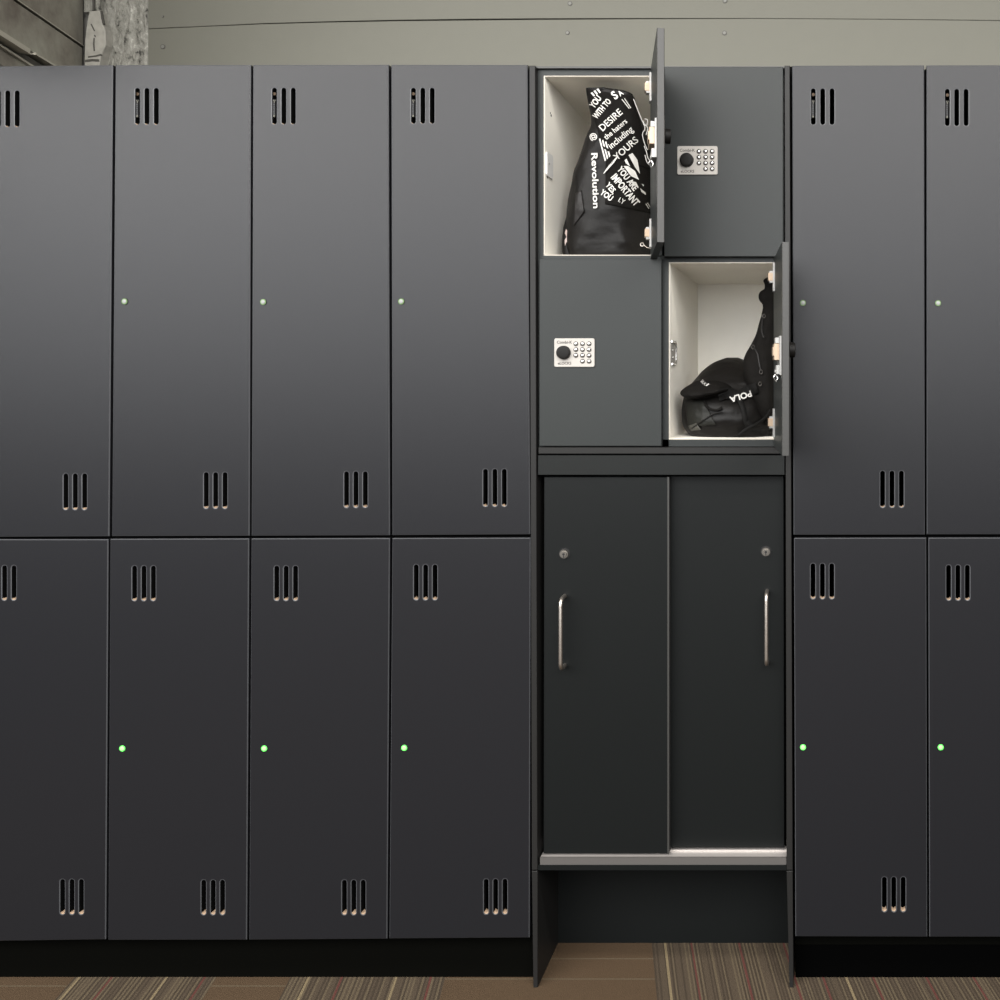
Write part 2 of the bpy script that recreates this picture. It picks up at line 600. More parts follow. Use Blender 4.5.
def ribbon(mb, za0, zb0, za1, zb1, ya, yb, off0, off1, mi=0):
    """slab along the duct: at depth ya heights za0..za1, at depth yb heights zb0..zb1"""
    vs = []
    for off in (off0, off1):
        for (y, zl, zh) in ((ya, za0, za1), (yb, zb0, zb1)):
            x = A0.x - TH * (y - YW)
            for z in (zl, zh):
                q = Vector((x, y, z)) + dn * off
                vs.append(q)
    fs = [(0, 1, 3, 2), (4, 6, 7, 5), (0, 2, 6, 4), (1, 5, 7, 3), (0, 4, 5, 1), (2, 3, 7, 6)]
    mb.add(vs, fs, mi)


def zline(pa, pb, y):
    a, b = Q(*pa), Q(*pb)
    t = (y - a.y) / (b.y - a.y)
    return a.z + (b.z - a.z) * t


duct = empty('ventilation_duct', (A0.x - 0.1, 0.3, 2.1), 'weathered sheet metal duct with folded seams in the top left corner', 'duct')
ya, yb = -0.35, 0.545
L1 = ((14, 0), (80, 45.5))
L2 = ((0, 31), (55, 65))
L3 = ((0, 36), (50, 66))
L4 = ((0, 44), (34, 66))
L5 = ((0, 60), (9, 66))


def zl(L, y, dz=0.0):
    return zline(L[0], L[1], y) + dz


mb = MB()
ribbon(mb, zl(L1, ya, .004), zl(L1, yb, .004), 2.75, 2.75, ya, yb, -0.30, 0.0)
mb.build('upper_sheet', M['duct'], duct)
mb = MB()
ribbon(mb, zl(L2, ya), zl(L2, yb), zl(L1, ya, -.001), zl(L1, yb, -.001), ya, yb, -0.30, -0.002)
mb.build('lower_sheet', M['duct'], duct)
mb = MB()
ribbon(mb, zl(L1, ya, .004), zl(L1, yb, .004), zl(L1, ya, .0065), zl(L1, yb, .0065), ya, yb, 0.0, 0.0015)
mb.build('folded_seam', M['ductlight'], duct)
mb = MB()
ribbon(mb, zl(L2, ya, -.012), zl(L2, yb, -.012), zl(L2, ya), zl(L2, yb), ya, 0.285, -0.20, 0.014)
mb.build('lip', M['ductlight'], duct)
mb = MB()
ribbon(mb, zl(L2, 0.33, -.005), zl(L2, yb, -.005), zl(L2, 0.33), zl(L2, yb), 0.33, yb, -0.20, 0.002)
mb.build('lip', M['ductlight'], duct)
mb = MB()
ribbon(mb, zl(L4, ya, .004), zl(L4, yb, .004), zl(L2, ya, -.012), zl(L2, yb, -.012), ya, yb, -0.20, -0.012)
mb.build('channel', M['ductdark'], duct)
mb = MB()
ribbon(mb, zl(L4, ya), zl(L4, yb), zl(L4, ya, .005), zl(L4, yb, .005), ya, yb, -0.20, -0.006)
mb.build('lip', M['ductlight'], duct)
mb = MB()
ribbon(mb, zl(L5, ya, .002), zl(L5, yb, .002), zl(L4, ya), zl(L4, yb), ya, yb, -0.20, -0.014)
mb.build('lower_flange', M['duct'], duct)

# ------------------------------------------------------------------ the lockers
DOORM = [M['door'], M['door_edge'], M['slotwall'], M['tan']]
SL = 9.4


def slots3(c, y0, y1):
    return [slot_px(c - SL, y0, y1), slot_px(c, y0, y1), slot_px(c + SL, y0, y1)]


def tag_in_slot(door, c, y0):
    x = c - SL
    mb = MB()
    fbox(mb, x - 1.9, y0 + 11.5, x + 0.9, y0 + 29, 0.0022, 0.012, 0)
    fbox(mb, x - 0.9, y0 + 27, x + 0.5, y0 + 29, 0.0018, 0.004, 1)
    for k in range(6):      # small pale marks along the strip
        fbox(mb, x - 1.0 + 0.3 * (k % 2), y0 + 16 + 1.9 * k, x + 0.3, y0 + 17.0 + 1.9 * k, 0.0018, 0.004, 2)
    fbox(mb, x - 1.2, y0 + 12, x + 1.2, y0 + 13.0, 0.0018, 0.004, 1)
    fbox(mb, x - 0.4, y0 + 12, x + 0.4, y0 + 15.0, 0.0018, 0.004, 1)
    mb.build('slot_tag', [M['tagbase'], M['tagpale'], mat_tag], door)
    p = P(x, y0 + 6, 0.004)
    MB().cyl(p + Vector((0, .006, 0)), p, 1.6 / K, 14, 0).build('slot_screw', M['brass_dim'], door)


M['brass_dim'] = mat('dull_brass_screw', (0.035, 0.020, 0.009), 0.6, spec=0.2)
M['tagbase'] = mat('dark_tag_plastic', (0.009, 0.009, 0.0095), 0.6, spec=0.1)
M['tagpale'] = mat('pale_tag_mark', (0.075, 0.072, 0.06), 0.6, spec=0.1)
mat_tag = mat('grey_tag_marks', (0.045, 0.046, 0.048), 0.6, spec=0.1)


def lamp_dot(door, x, y, lit):
    c = P(x, y)
    mb = MB()
    mb.cyl(c + Vector((0, 0.001, 0)), c - Vector((0, 0.0012, 0)), 3.4 / K, 24, 2, r2=3.2 / K)
    mb.cyl(c - Vector((0, 0.001, 0)), c - Vector((0, 0.0018, 0)), 2.9 / K, 24, 1)
    mb.cyl(c - Vector((0, 0.0015, 0)), c - Vector((0, 0.0024, 0)), 2.1 / K, 24, 0, dome=0.0008)
    o = mb.build('lock_light', [M['led_on' if lit else 'led_pale'], M['led_ring_on' if lit else 'led_ring'], M['hole']], door)
    o['label'] = 'small round green-lit lock light' if lit else 'small round pale lock button'


def locker(col):
    x0, x1 = P(col['box'][0], 0).x, P(col['box'][1], 0).x
    xm = (x0 + x1) / 2
    t = empty('locker', (xm, 0.26, 0.0), col['label'], 'locker', col['group'])
    zt, zb = (988 - 66.2) / K, (988 - 942) / K
    zmid = (988 - 537.3) / K
    mb = MB()
    th = 0.010
    mb.box(x0, x0 + th, 0.020, 0.50, zb, zt)
    mb.box(x1 - th, x1, 0.020, 0.50, zb, zt)
    for z in (zb, zmid - th / 2, zt - th):
        mb.box(x0 + th, x1 - th, 0.020, 0.50, z, z + th)
    mb.box(x0 + th, x1 - th, 0.488, 0.50, zb + th, zt - th)
    mb.build('carcass', M['dark'], t)
    for tier in ('up', 'lo'):
        d = col[tier]
        q = quad_px(*d['quad'])
        sl = []
        for s in d['slots']:
            sl += slots3(*s)
        lf = slotted_panel('door', q, sl, 0.0, 0.016, t, DOORM)
        lf['label'] = ('upper' if tier == 'up' else 'lower') + ' grey laminate door with vent slots'
        if tier == 'up' and d['slots'][0][0] > -2:
            tag_in_slot(lf, d['slots'][0][0], d['slots'][0][1])
        if d['dot']:
            lamp_dot(lf, d['dot'][0], d['dot'][1], tier == 'lo')
    return t


GL, GR = 'two-tier grey lockers left of the middle cabinet', 'two-tier grey lockers right of the middle cabinet'
cols = [
    dict(box=(-29, 109.5), group=GL, label='two-tier grey locker cut off by the left edge of the photo',
         up=dict(quad=((-28, 66.3), (112.6, 65), (108.9, 536.3), (-28, 537)), slots=[(7.5, 90.5, 127), (75.1, 473.5, 509.5)], dot=None),
         lo=dict(quad=((-28, 539.4), (108, 539.4), (105.6, 939.6), (-28, 941.5)), slots=[(4.4, 565.5, 600), (71.8, 879.3, 914.3)], dot=None)),
    dict(box=(110.2, 249.4), group=GL, label='two-tier grey locker second from the left, right of the cut-off one',
         up=dict(quad=((115.2, 65), (250.6, 64.8), (249.2, 535.8), (111.7, 536.2)), slots=[(146.7, 88, 124.6), (215.5, 472.3, 508.3)], dot=(125, 301.5)),
         lo=dict(quad=((110, 539), (248.8, 538.6), (246.6, 940), (108, 940.2)), slots=[(143.8, 565.8, 600.5), (213, 880, 914.6)], dot=(122.8, 748.2))),
    dict(box=(250.4, 389.2), group=GL, label='two-tier grey locker third from the left, second left of the middle cabinet',
         up=dict(quad=((252.8, 64.8), (388.4, 64.6), (389.6, 535.3), (251.3, 535.8)), slots=[(283.7, 87.8, 124.3), (355.8, 471.5, 507.3)], dot=(263.5, 302)),
         lo=dict(quad=((251.2, 538.6), (389.6, 538.2), (387, 939), (249, 940)), slots=[(286, 565.8, 600.3), (353.7, 880, 914.6)], dot=(264.6, 748.2))),
    dict(box=(390.2, 528.6), group=GL, label='two-tier grey locker directly left of the middle cabinet with open compartments',
         up=dict(quad=((391, 64.6), (527.4, 64.8), (530, 534.3), (392.2, 535.2)), slots=[(422.7, 87.8, 123.6), (494.8, 469, 506.2)], dot=(401.5, 301.5)),
         lo=dict(quad=((392.2, 538.2), (530.4, 537.8), (529.4, 937.8), (389.2, 938.8)), slots=[(425.5, 564.6, 599.6), (495.5, 879, 914)], dot=(404.5, 747.6))),
    dict(box=(794.2, 925.4), group=GR, label='two-tier grey locker directly right of the middle cabinet',
         up=dict(quad=((792.2, 65.6), (924.2, 65.2), (924.8, 534.6), (793.6, 534.8)), slots=[(822.7, 88.5, 124.6), (892, 470.8, 507.2)], dot=(803, 303)),
         lo=dict(quad=((794, 538), (926.2, 537.8), (927.2, 937), (795.4, 936.6)), slots=[(822.4, 563.5, 598.6), (893.8, 877, 911.5)], dot=(803, 747))),
    dict(box=(925.9, 1061), group=GR, label='two-tier grey locker cut off by the right edge of the photo',
         up=dict(quad=((926.6, 65.2), (1058, 65), (1059, 534.2), (926.8, 534.4)), slots=[(956.8, 89, 125.8), (1026, 471, 507)], dot=(938, 303.2)),
         lo=dict(quad=((928.4, 537.8), (1060, 537.6), (1061, 937), (929.4, 937)), slots=[(958, 565, 600), (1027, 878, 912)], dot=(940.6, 747))),
]
for c in cols:
    locker(c)

for nm, lab, a, b, two in (('plinth', 'matt black plinth under the four lockers on the left', -29, 530.6, False),
                           ('plinth', 'matt black two-step plinth under the lockers on the right', 795.2, 1061, True)):
    xa, xb = P(a, 0).x, P(b, 0).x
    t = empty(nm, ((xa + xb) / 2, 0.25, 0), lab, 'plinth')
    MB().box(xa, xb, 0.0365 if two else 0.0362, 0.50, 0.0, (988 - 942.2) / K).build('plinth_board', M['plinth'], t)
    if two:
        MB().box(xa, xb, 0.0352, 0.0365, 0.0, (988 - 956.5) / K + 0.003).build('toe_strip', M['plinth2'], t)

# ------------------------------------------------------------------ middle cabinet
cab = empty('locker_cabinet', (P(660, 0).x, 0.26, 0.0), 'narrow grey cabinet with four code-lock compartments, two open, above two sliding doors', 'cabinet')
UE = [M['unit'], M['unit_edge'], M['dark']]
YBK = 0.50


def sidepanel(q, y0, y1, m, lab=None):
    o = MB().hexa(quad_px(*q), y0, y1, 0, 0.0008).build('side_panel', m, cab)
    return o


sidepanel(((529.2, 65.6), (535.2, 65.6), (537.4, 870), (531.8, 870)), 0.0, YBK, M['dim_edge'])
sidepanel(((784.6, 65.6), (789.7, 65.6), (792.6, 870), (786.6, 870)), 0.0, YBK, M['dim_edge'])
sidepanel(((531.6, 871.5), (537.4, 871.5), (537.4, 988), (533.2, 988)), 0.001, YBK, M['dim_edge'])
sidepanel(((786.6, 871.5), (792.6, 871.5), (793.4, 988), (789.4, 988)), 0.001, YBK, M['dim_edge'])
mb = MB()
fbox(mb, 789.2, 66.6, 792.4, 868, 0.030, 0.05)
mb.build('shadow_gap_filler', M['dark'], cab)  # near-black strip added to stand in for shade in the gap
# inner frame of the upper half, set back behind the doors
FY = 0.018
mb = MB()
fbox(mb, 536.2, 69.0, 543.6, 448, FY, YBK - 0.012)            # left stile
fbox(mb, 543.6, 68.0, 783.5, 75.6, FY, YBK - 0.012)           # top
fbox(mb, 655, 75.6, 662.0, 256.6, FY, YBK - 0.012)            # centre upper
fbox(mb, 662.0, 262.2, 668.8, 446.4, FY, YBK - 0.012)         # centre lower
fbox(mb, 543.6, 255.6, 783.5, 262.2, FY, YBK - 0.012)         # mid shelf edge
fbox(mb, 779.5, 75.6, 784.2, 446, FY, YBK - 0.012)            # right stile
fbox(mb, 543.6, 439.6, 783.5, 446.4, FY, YBK - 0.012)         # bottom edge
mb.build('inner_frame', M['unit'], cab)
MB().box(P(532, 0).x, P(788, 0).x, YBK - 0.012, YBK, 0.0, (988 - 66) / K - 0.004).build('back_panel', M['unit'], cab)
mb = MB()
fbox(mb, 535.6, 66.2, 784.4, 68.2, 0.010, YBK - 0.012)
mb.build('top_panel', M['unit_edge'], cab)
mb = MB()
fbox(mb, 538.4, 447.4, 783.6, 453.8, 0.001, YBK - 0.012, 0, 0.0008)
o = mb.build('shelf', M['dim_edge'], cab)
mb = MB()
fbox(mb, 537.8, 455.2, 784.6, 475.0, 0.004, 0.022, 0, 0.0008)
mb.build('apron', M['apronm'], cab)


def liner(x0, y0, x1, y1):
    """cream interior of a compartment: five boards"""
    a, b = P(x0, y0, FY + .001), P(x1, y1, FY + .001)
    th = 0.0025
    mb = MB()
    yb = 0.482
    mb.box(a.x, a.x + th, FY + .0005, yb, b.z, a.z)
    mb.box(b.x - th, b.x, FY + .0005, yb, b.z, a.z)
    mb.box(a.x + th, b.x - th, FY + .0005, yb, a.z - th, a.z)
    mb.box(a.x + th, b.x - th, FY + .0005, yb, b.z, b.z + th)
    mb.box(a.x + th, b.x - th, yb - th, yb, b.z + th, a.z - th)
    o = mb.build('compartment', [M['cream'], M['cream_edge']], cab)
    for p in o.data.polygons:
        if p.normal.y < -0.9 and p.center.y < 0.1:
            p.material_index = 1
    o['label'] = 'cream melamine compartment interior'
    return o


linA = liner(543.8, 75.4, 655.2, 256.0)
linB = liner(668.6, 262.0, 779.6, 439.8)
# strike plates on the compartments' left walls
a = P(545.3, 151, 0.022)
b = P(545.3, 175, 0.022)
mb = MB()
xw = P(543.8, 0, FY + .001).x + 0.0025
mb.add([(xw + .0025, y, z) for y, z in ()], [])
prof = []
y0_, y1_, z0_, z1_, rr = 0.024, 0.070, b.z, a.z, 0.007
for cx_, cz_, a0 in ((y1_ - rr, z1_ - rr, 0), (y0_ + rr, z1_ - rr, 90), (y0_ + rr, z0_ + rr, 180), (y1_ - rr, z0_ + rr, 270)):
    for k in range(5):
        an = math.radians(a0 + k * 22.5)
        prof.append((cx_ + rr * math.cos(an), cz_ + rr * math.sin(an)))
n = len(prof)
mb.add([(xw, y, z) for y, z in prof] + [(xw + .003, y, z) for y, z in prof],
       [tuple(range(n - 1, -1, -1)), tuple(range(n, 2 * n))] + [(i, (i + 1) % n, (i + 1) % n + n, i + n) for i in range(n)])
mb.build('strike_plate', M['white'], linA)
zc = P(545, 163, .03).z
MB().cyl((xw, 0.036, zc), (xw + .0045, 0.036, zc), .0022, 12).build('screw', M['alu'], linA)
for yy, pp_, rr_ in ((0.064, (553, 115.5), .0026), (0.058, (553, 113), .0018), (0.034, (547.5, 177), .003)):
    z = P(*pp_, yy).z
    MB().cyl((xw, yy, z), (xw + .0007, yy, z), rr_, 12).build('screw_hole', M['ink'], linA)
xw2 = P(668.6, 0, FY + .001).x + 0.0025
z0_, z1_ = P(670, 364, .03).z, P(670, 341.5, .03).z
pts = []
for k in range(7):
    an = math.radians(90 - 15 * k)
    pts.append((xw2 + .003, 0.075 + .012 * math.cos(an), z1_ - .012 + .012 * math.sin(an)))
for k in range(7):
    an = math.radians(0 - 15 * k)
    pts.append((xw2 + .003, 0.075 + .012 * math.cos(an), z0_ + .012 + .012 * math.sin(an)))
pts = [(xw2 + .003, 0.026, z1_)] + pts + [(xw2 + .003, 0.026, z0_)]
mb = MB().tube(pts, .0024, 10)
mb.box(xw2, xw2 + .0015, 0.024, 0.078, z0_ + .002, z1_ - .002, 1)
for zz in (0.3, 0.62):
    z = z0_ + (z1_ - z0_) * zz
    mb.cyl((xw2, 0.040, z), (xw2 + .004, 0.040, z), .0028, 12, 0)
mb.build('strike_plate', [M['chrome'], M['plate']], linB, True)

# ---- code lock: plate, knob, keys, lettering; built flat on y = yf facing -y
BTN = [(dx, dy) for dy in (5.5, 11.3, 17.1) for dx in (21.7, 28.3, 34.9)] + [(28.3, 22.9), (34.9, 22.9)]


def flat_text(s, size, px, py, y, ang=0.0, bold=0.0, sx=1.0):
    vs, fs = text_mesh(s, size, bold)
    c = P(px, py, y)
    ca, sa = math.cos(ang), math.sin(ang)
    out = [Vector((c.x + (v.x * sx) * ca - v.y * sa, y, c.z + (v.x * sx) * sa + v.y * ca)) for v in vs]
    return out, fs


def rrect(x0, z0, x1, z1, r, n=5):
    pts = []
    for cx_, cz_, a0 in ((x1 - r, z1 - r, 0), (x0 + r, z1 - r, 90), (x0 + r, z0 + r, 180), (x1 - r, z0 + r, 270)):
        for k in range(n):
            an = math.radians(a0 + k * 90 / (n - 1))
            pts.append((cx_ + r * math.cos(an), cz_ + r * math.sin(an)))
    return pts


def code_lock(door, x, y, wd=40.3, ht=28.6, yf=0.0, xf=None, keys=True):
    a, b = P(x, y + ht), P(x + wd, y)
    mb = MB()
    mb.hexa(rrect(a.x, a.z, b.x, b.z, 0.0035), yf - 0.0035, yf, 0, 0.0008)
    pl = mb.build('lock_plate', M['plate'], door, xf=xf)
    c = P(x + 9.7, y + 14.2)
    mb = MB().cyl((c.x, yf - 0.0035, c.z), (c.x, yf - 0.012, c.z), 6.9 / K, 32, 0, r2=6.6 / K, dome=0.0015)
    mb.build('lock_knob', M['black'], door, True, xf=xf)
    if not keys:
        return
    for k, (dx, dy) in enumerate(BTN):
        q = P(x + dx, y + dy)
        mb = MB().cyl((q.x, yf - 0.0030, q.z), (q.x, yf - 0.0038, q.z), 2.45 / K, 20, 1)
        mb.cyl((q.x, yf - 0.0035, q.z), (q.x, yf - 0.0050, q.z), 1.75 / K, 20, 0, dome=0.0018)
        mb.build('push_button', [M['chrome'], M['ink']], door, True)
    for s, sz, tx, ty in (('Combi-K', 0.0085, x + 9.8, y + 4.0), ('eLOCKS', 0.0078, x + 10, y + 25.0)):
        vs, fs = flat_text(s, sz, tx, ty, yf - 0.0037, 0, 0.0002, 1.0)
        mesh('lettering', vs, fs, M['ink'], None, door)


dUR = MB().hexa(quad_px((664.2, 67), (783.2, 67), (783.2, 256.6), (664.2, 256.6)), 0.0, 0.016, 0, 0.0012).build('door', [M['unit']], cab)
dUR['label'] = 'closed upper right compartment door'
code_lock(dUR, 677.4, 146.4)
dLL = MB().hexa(quad_px((539.2, 258.6), (661.6, 258.6), (661.6, 446.2), (539.2, 446.2)), 0.0, 0.016, 0, 0.0012).build('door', [M['unit']], cab)
dLL['label'] = 'closed lower left compartment door'
code_lock(dLL, 554.6, 338.4)


# ---- the two open doors. local frame: s along the leaf from hinge to free edge, t = outward thickness (to the right)
def open_door(hx, nx_, ztop_px, zbot_px, label, lockpx):
    h = P(hx, 0, -0.003)
    nn = P(nx_, 0, -0.252)
    d = Vector((nn.x - h.x, nn.y - h.y))
    L = d.length
    d.normalize()
    nrm = Vector((-d.y, d.x))          # points to +x
    if nrm.x < 0:
        nrm = -nrm
    zt, zb = P(0, ztop_px, 0).z, P(0, zbot_px, 0).z

    def W(s, t, z):
        return Vector((h.x + d.x * s + nrm.x * t, h.y + d.y * s + nrm.y * t, z))
    # box builder in local coords: use MB with coordinates (s, t, z) then transform
    def tf(mb, name, mats, parent, smooth=False):
        mb.v = [W(v.x, v.y, v.z) for v in mb.v]
        return mb.build(name, mats, parent, smooth)
    mb = MB()
    c = 0.001
    th = 0.0135
    vs, fs = [], []
    prof = [(0, 0), (L - c, 0), (L, c), (L, th - c), (L - c, th), (0, th)]
    m = len(prof)
    mb.add([Vector((s, t, zb)) for s, t in prof] + [Vector((s, t, zt)) for s, t in prof],
           [tuple(range(m)), tuple(range(2 * m - 1, m - 1, -1))] + [(i, i + m, (i + 1) % m + m, (i + 1) % m) for i in range(m)],
           [0, 0] + [1 if i in (1, 2, 3) else 0 for i in range(m)])
    dr = tf(mb, 'door', [M['unit'], M['unit_edge']], cab)
    bm = bmesh.new(); bm.from_mesh(dr.data); bmesh.ops.recalc_face_normals(bm, faces=bm.faces); bm.to_mesh(dr.data); bm.free()
    dr['label'] = label
    zk = P(0, lockpx, 0).z
    sk = L - 0.048
    # outside: plate and knob
    mb = MB()
    mb.box(L - 0.092, L - 0.012, th, th + 0.0008, zk - 0.030, zk + 0.030)
    tf(mb, 'lock_plate', [M['plate']], dr)
    mb = MB().cyl((sk, th + .0035, zk), (sk, th + 0.0135, zk), 0.0145, 32, 0, r2=0.0138, dome=0.0015)
    tf(mb, 'lock_knob', [M['black']], dr, True)
    # inside: lock case with cam
    zk -= 0.015
    mb = MB()
    mb.box(L - 0.088, L - 0.016, -0.003, 0.0, zk - 0.032, zk + 0.040, 0)
    mb.box(L - 0.080, L - 0.030, -0.012, -0.003, zk - 0.004, zk + 0.026, 1)
    mb.box(L - 0.074, L - 0.034, -0.014, -0.012, zk + 0.004, zk + 0.020, 1)
    mb.box(L - 0.070, L - 0.026, -0.0085, -0.003, zk - 0.030, zk - 0.014, 0)
    mb.box(L - 0.066, L - 0.030, -0.010, -0.003, zk + 0.027, zk + 0.037, 0)
    mb.cyl((L - 0.05, -0.003, zk - 0.026), (L - 0.05, -0.010, zk - 0.026), 0.0055, 16, 0)
    tf(mb, 'lock_case', [M['zinc'], M['brass']], dr)
    mb = MB()
    mb.tube([(L - .05, -.008, zk - .030), (L - .05, -.012, zk - .036), (L - .05, -.008, zk - .044), (L - .05, -.004, zk - .038), (L - .05, -.008, zk - .030)], .0016, 8)
    tf(mb, 'cam', [M['chrome']], dr, True)
    # hinges: mounting arm near the hinge edge
    for zz in (zt - 0.040, zb + 0.050):
        mb = MB()
        mb.box(0.010, 0.034, -0.0032, 0.0, zz - 0.030, zz + 0.028, 0)
        mb.box(0.006, 0.028, -0.0125, -0.003, zz - 0.008, zz + 0.008, 1)
        mb.box(0.008, 0.026, -0.0100, -0.003, zz - 0.012, zz + 0.012, 0)
        tf(mb, 'hinge', [M['zinc'], M['brass']], dr)
    return dr


open_door(650.4, 657.0, 72, 259.0, 'opened upper left compartment door swung outward', 160.6)
open_door(773.6, 782.0, 259, 445.6, 'opened lower right compartment door swung outward', 352.5)

# ---- sliding doors, track
SD = [M['slide'], M['unit_edge']]
q = quad_px((544.0, 477), (668.2, 477), (668.6, 853.6), (543.4, 853.6), 0.012)
s1 = MB().hexa(q, 0.012, 0.028, 0, 0.0012).build('sliding_door', SD, cab)
s1['label'] = 'left sliding door, running in front'
q = quad_px((664.0, 476), (783.8, 476), (784.4, 847.4), (664.0, 847.4), 0.034)
s2 = MB().hexa(q, 0.034, 0.050, 0, 0.0012).build('sliding_door', SD, cab)
s2['label'] = 'right sliding door, running behind'
MB().box(P(669.2, 0, .012).x, P(667.4, 0, .012).x, 0.0112, 0.0285, P(0, 853.6, .012).z, P(0, 477, .012).z).build('edge_strip', M['unit_edge'], s1)


def key_lock(door, x, y, y0):
    c = P(x, y, y0)
    mb = MB().cyl(c + Vector((0, .001, 0)), c - Vector((0, .0012, 0)), 5.6 / K, 28, 1)
    mb.cyl(c, c - Vector((0, 0.006, 0)), 4.6 / K, 28, 0, r2=4.2 / K)
    c2 = c - Vector((0, 0.006, 0))
    mb.cyl(c2, c2 - Vector((0, 0.0025, 0)), 3.0 / K, 24, 0, r2=2.8 / K)
    c3 = c2 - Vector((0, 0.0025, 0))
    mb.cyl(c3, c3 - Vector((0, 0.0004, 0)), 1.2 / K, 14, 1)
    mb.box(c3.x - .0008, c3.x + .0008, c3.y - .0006, c3.y, c3.z - .007, c3.z, 1)
    mb.build('key_lock', [M['lockface'], M['hole']], door, True)


key_lock(s1, 564.6, 553.6, 0.012)
key_lock(s2, 766.0, 551.4, 0.034)


def bar_handle(door, xm, ytop, ybot, yf):
    a, b = P(xm, ytop, yf), P(xm, ybot, yf)
    st = 0.032
    pts = [a, a - Vector((0, st * .45, 0))]
    r = .014
    for k in range(1, 7):
        an = k / 6 * math.pi / 2
        pts.append(Vector((a.x, yf - st + r - r * math.sin(an), a.z - r + r * math.cos(an))))
    for k in range(0, 7):
        an = k / 6 * math.pi / 2
        pts.append(Vector((b.x, yf - st + r - r * math.cos(an), b.z + r - r * math.sin(an))))
    pts += [b]
    mb = MB().tube(pts, .0043, 14)
    mb.build('bar_handle', M['steel'], door, True)


bar_handle(s1, 564.8, 596, 665.4, 0.012)
bar_handle(s2, 767.2, 591.0, 661.4, 0.034)

mb = MB()
zf = P(0, 857.4, 0.005).z
mb.box(P(539.4, 0, 0).x, P(786.3, 0, 0).x, 0.005, 0.062, zf - 0.003, zf, 0)
mb.box(P(539.4, 0, 0).x, P(786.3, 0, 0).x, 0.0042, 0.0075, P(0, 865.2, .004).z, zf + 0.0004, 1)
mb.box(P(539.4, 0, 0).x, P(786.3, 0, 0).x, 0.0300, 0.0312, zf, zf + 0.0035, 0)
mb.box(P(539.4, 0, 0).x, P(786.3, 0, 0).x, 0.0600, 0.0625, zf, zf + 0.012, 0)
mb.build('track', [M['alu'], M['lip']], cab)
mb = MB()
fbox(mb, 538.0, 865.3, 786.4, 870.2, 0.002, 0.48)
mb.build('bottom_rail', M['slide'], cab)
# inside of the sliding-door half: dark side cheeks
mb = MB()
for (xa_, xb_, ya_) in ((538.2, 541.2, .045), (784.2, 786.4, .055)):
    mb = MB()
    fbox(mb, xa_, 476, xb_, 865, ya_, 0.48)
    mb.build('side_cheek', M['dark'], cab)
mb = MB()
a = P(538, 870.6, 0.0)
mb.box(P(536.5, 0).x, P(788.5, 0).x, 0.1575, 0.172, 0.0, a.z)
mb.build('toe_board', M['slide'], cab)


# ------------------------------------------------------------------ bags
def catmull(rows, n):
    out = []
    m = len(rows)
    for i in range(m - 1):
        p0, p1, p2, p3 = rows[max(i - 1, 0)], rows[i], rows[i + 1], rows[min(i + 2, m - 1)]
        for k in range(n):
            t = k / n
            out.append(tuple(0.5 * ((2 * b) + (-a + c) * t + (2 * a - 5 * b + 4 * c - d) * t * t + (-a + 3 * b - 3 * c + d) * t ** 3)
                             for a, b, c, d in zip(p0, p1, p2, p3)))
    out.append(rows[-1])
    return out


def loft(rows, name, m, parent, amp=0.004, nseg=64, power=2.6, seed=0, sub=6, zmin=None, freq=14):
    """rows: (py, xl, xr, y centre, half depth); closed cloth-like body"""
    rr = catmull(rows, sub)
    vs, fs = [], []
    for (py, xl, xr_, yc, hd) in rr:
        A, B = P(xl, py, yc), P(xr_, py, yc)
        cx, hx = (A.x + B.x) / 2, max((B.x - A.x) / 2, .001)
        for i in range(nseg):
            a = 2 * math.pi * i / nseg
            ca, sa = math.cos(a), math.sin(a)
            x = cx + hx * math.copysign(abs(ca) ** (2 / power), ca)
            y = yc - hd * math.copysign(abs(sa) ** (2 / power), sa)
            p = Vector((x, y, A.z))
            nz = noise.fractal(p * freq + Vector((seed, 0, 0)), 0.7, 2.1, 4)
            rg = 1 - abs(noise.noise(Vector((p.x * freq * 1.2 + seed, p.y * 6, p.z * freq * .6))) * 2)
            k = amp * (nz * 0.9 + (rg ** 3) * 0.7 - .3)
            edge = abs(sa) ** 0.7
            out = Vector((ca * 0.35, -sa, 0))
            p = p + out * k * edge
            if zmin is not None:
                p.z = max(p.z, zmin + 0.0008)
            vs.append(p)
    n = len(rr)
    for j in range(n - 1):
        for i in range(nseg):
            fs.append((j * nseg + i, (j + 1) * nseg + i, (j + 1) * nseg + (i + 1) % nseg, j * nseg + (i + 1) % nseg))
    fs.append(tuple(range(nseg)))
    fs.append(tuple(range(n * nseg - 1, (n - 1) * nseg - 1, -1)))
    o = mesh(name, vs, fs, m, None, parent, True)
    bm = bmesh.new(); bm.from_mesh(o.data); bmesh.ops.recalc_face_normals(bm, faces=bm.faces); bm.to_mesh(o.data); bm.free()
    return o, vs, fs


class Surf:
    def __init__(self, *parts):
        vs, fs = [], []
        for v, f in parts:
            b = len(vs)
            vs += v
            fs += [tuple(i + b for i in q) for q in f]
        self.t = BVHTree.FromPolygons(vs, fs)
        self.eye = Vector((CX, -D, CZ))
        self.last = 0.1

    def hit(self, px, py, off=0.001):
        d = (P(px, py, 0) - self.eye).normalized()
        h = self.t.ray_cast(self.eye, d)
        if h[0] is None:
            return P(px, py, self.last)
        self.last = h[0].y
        return h[0] - d * off


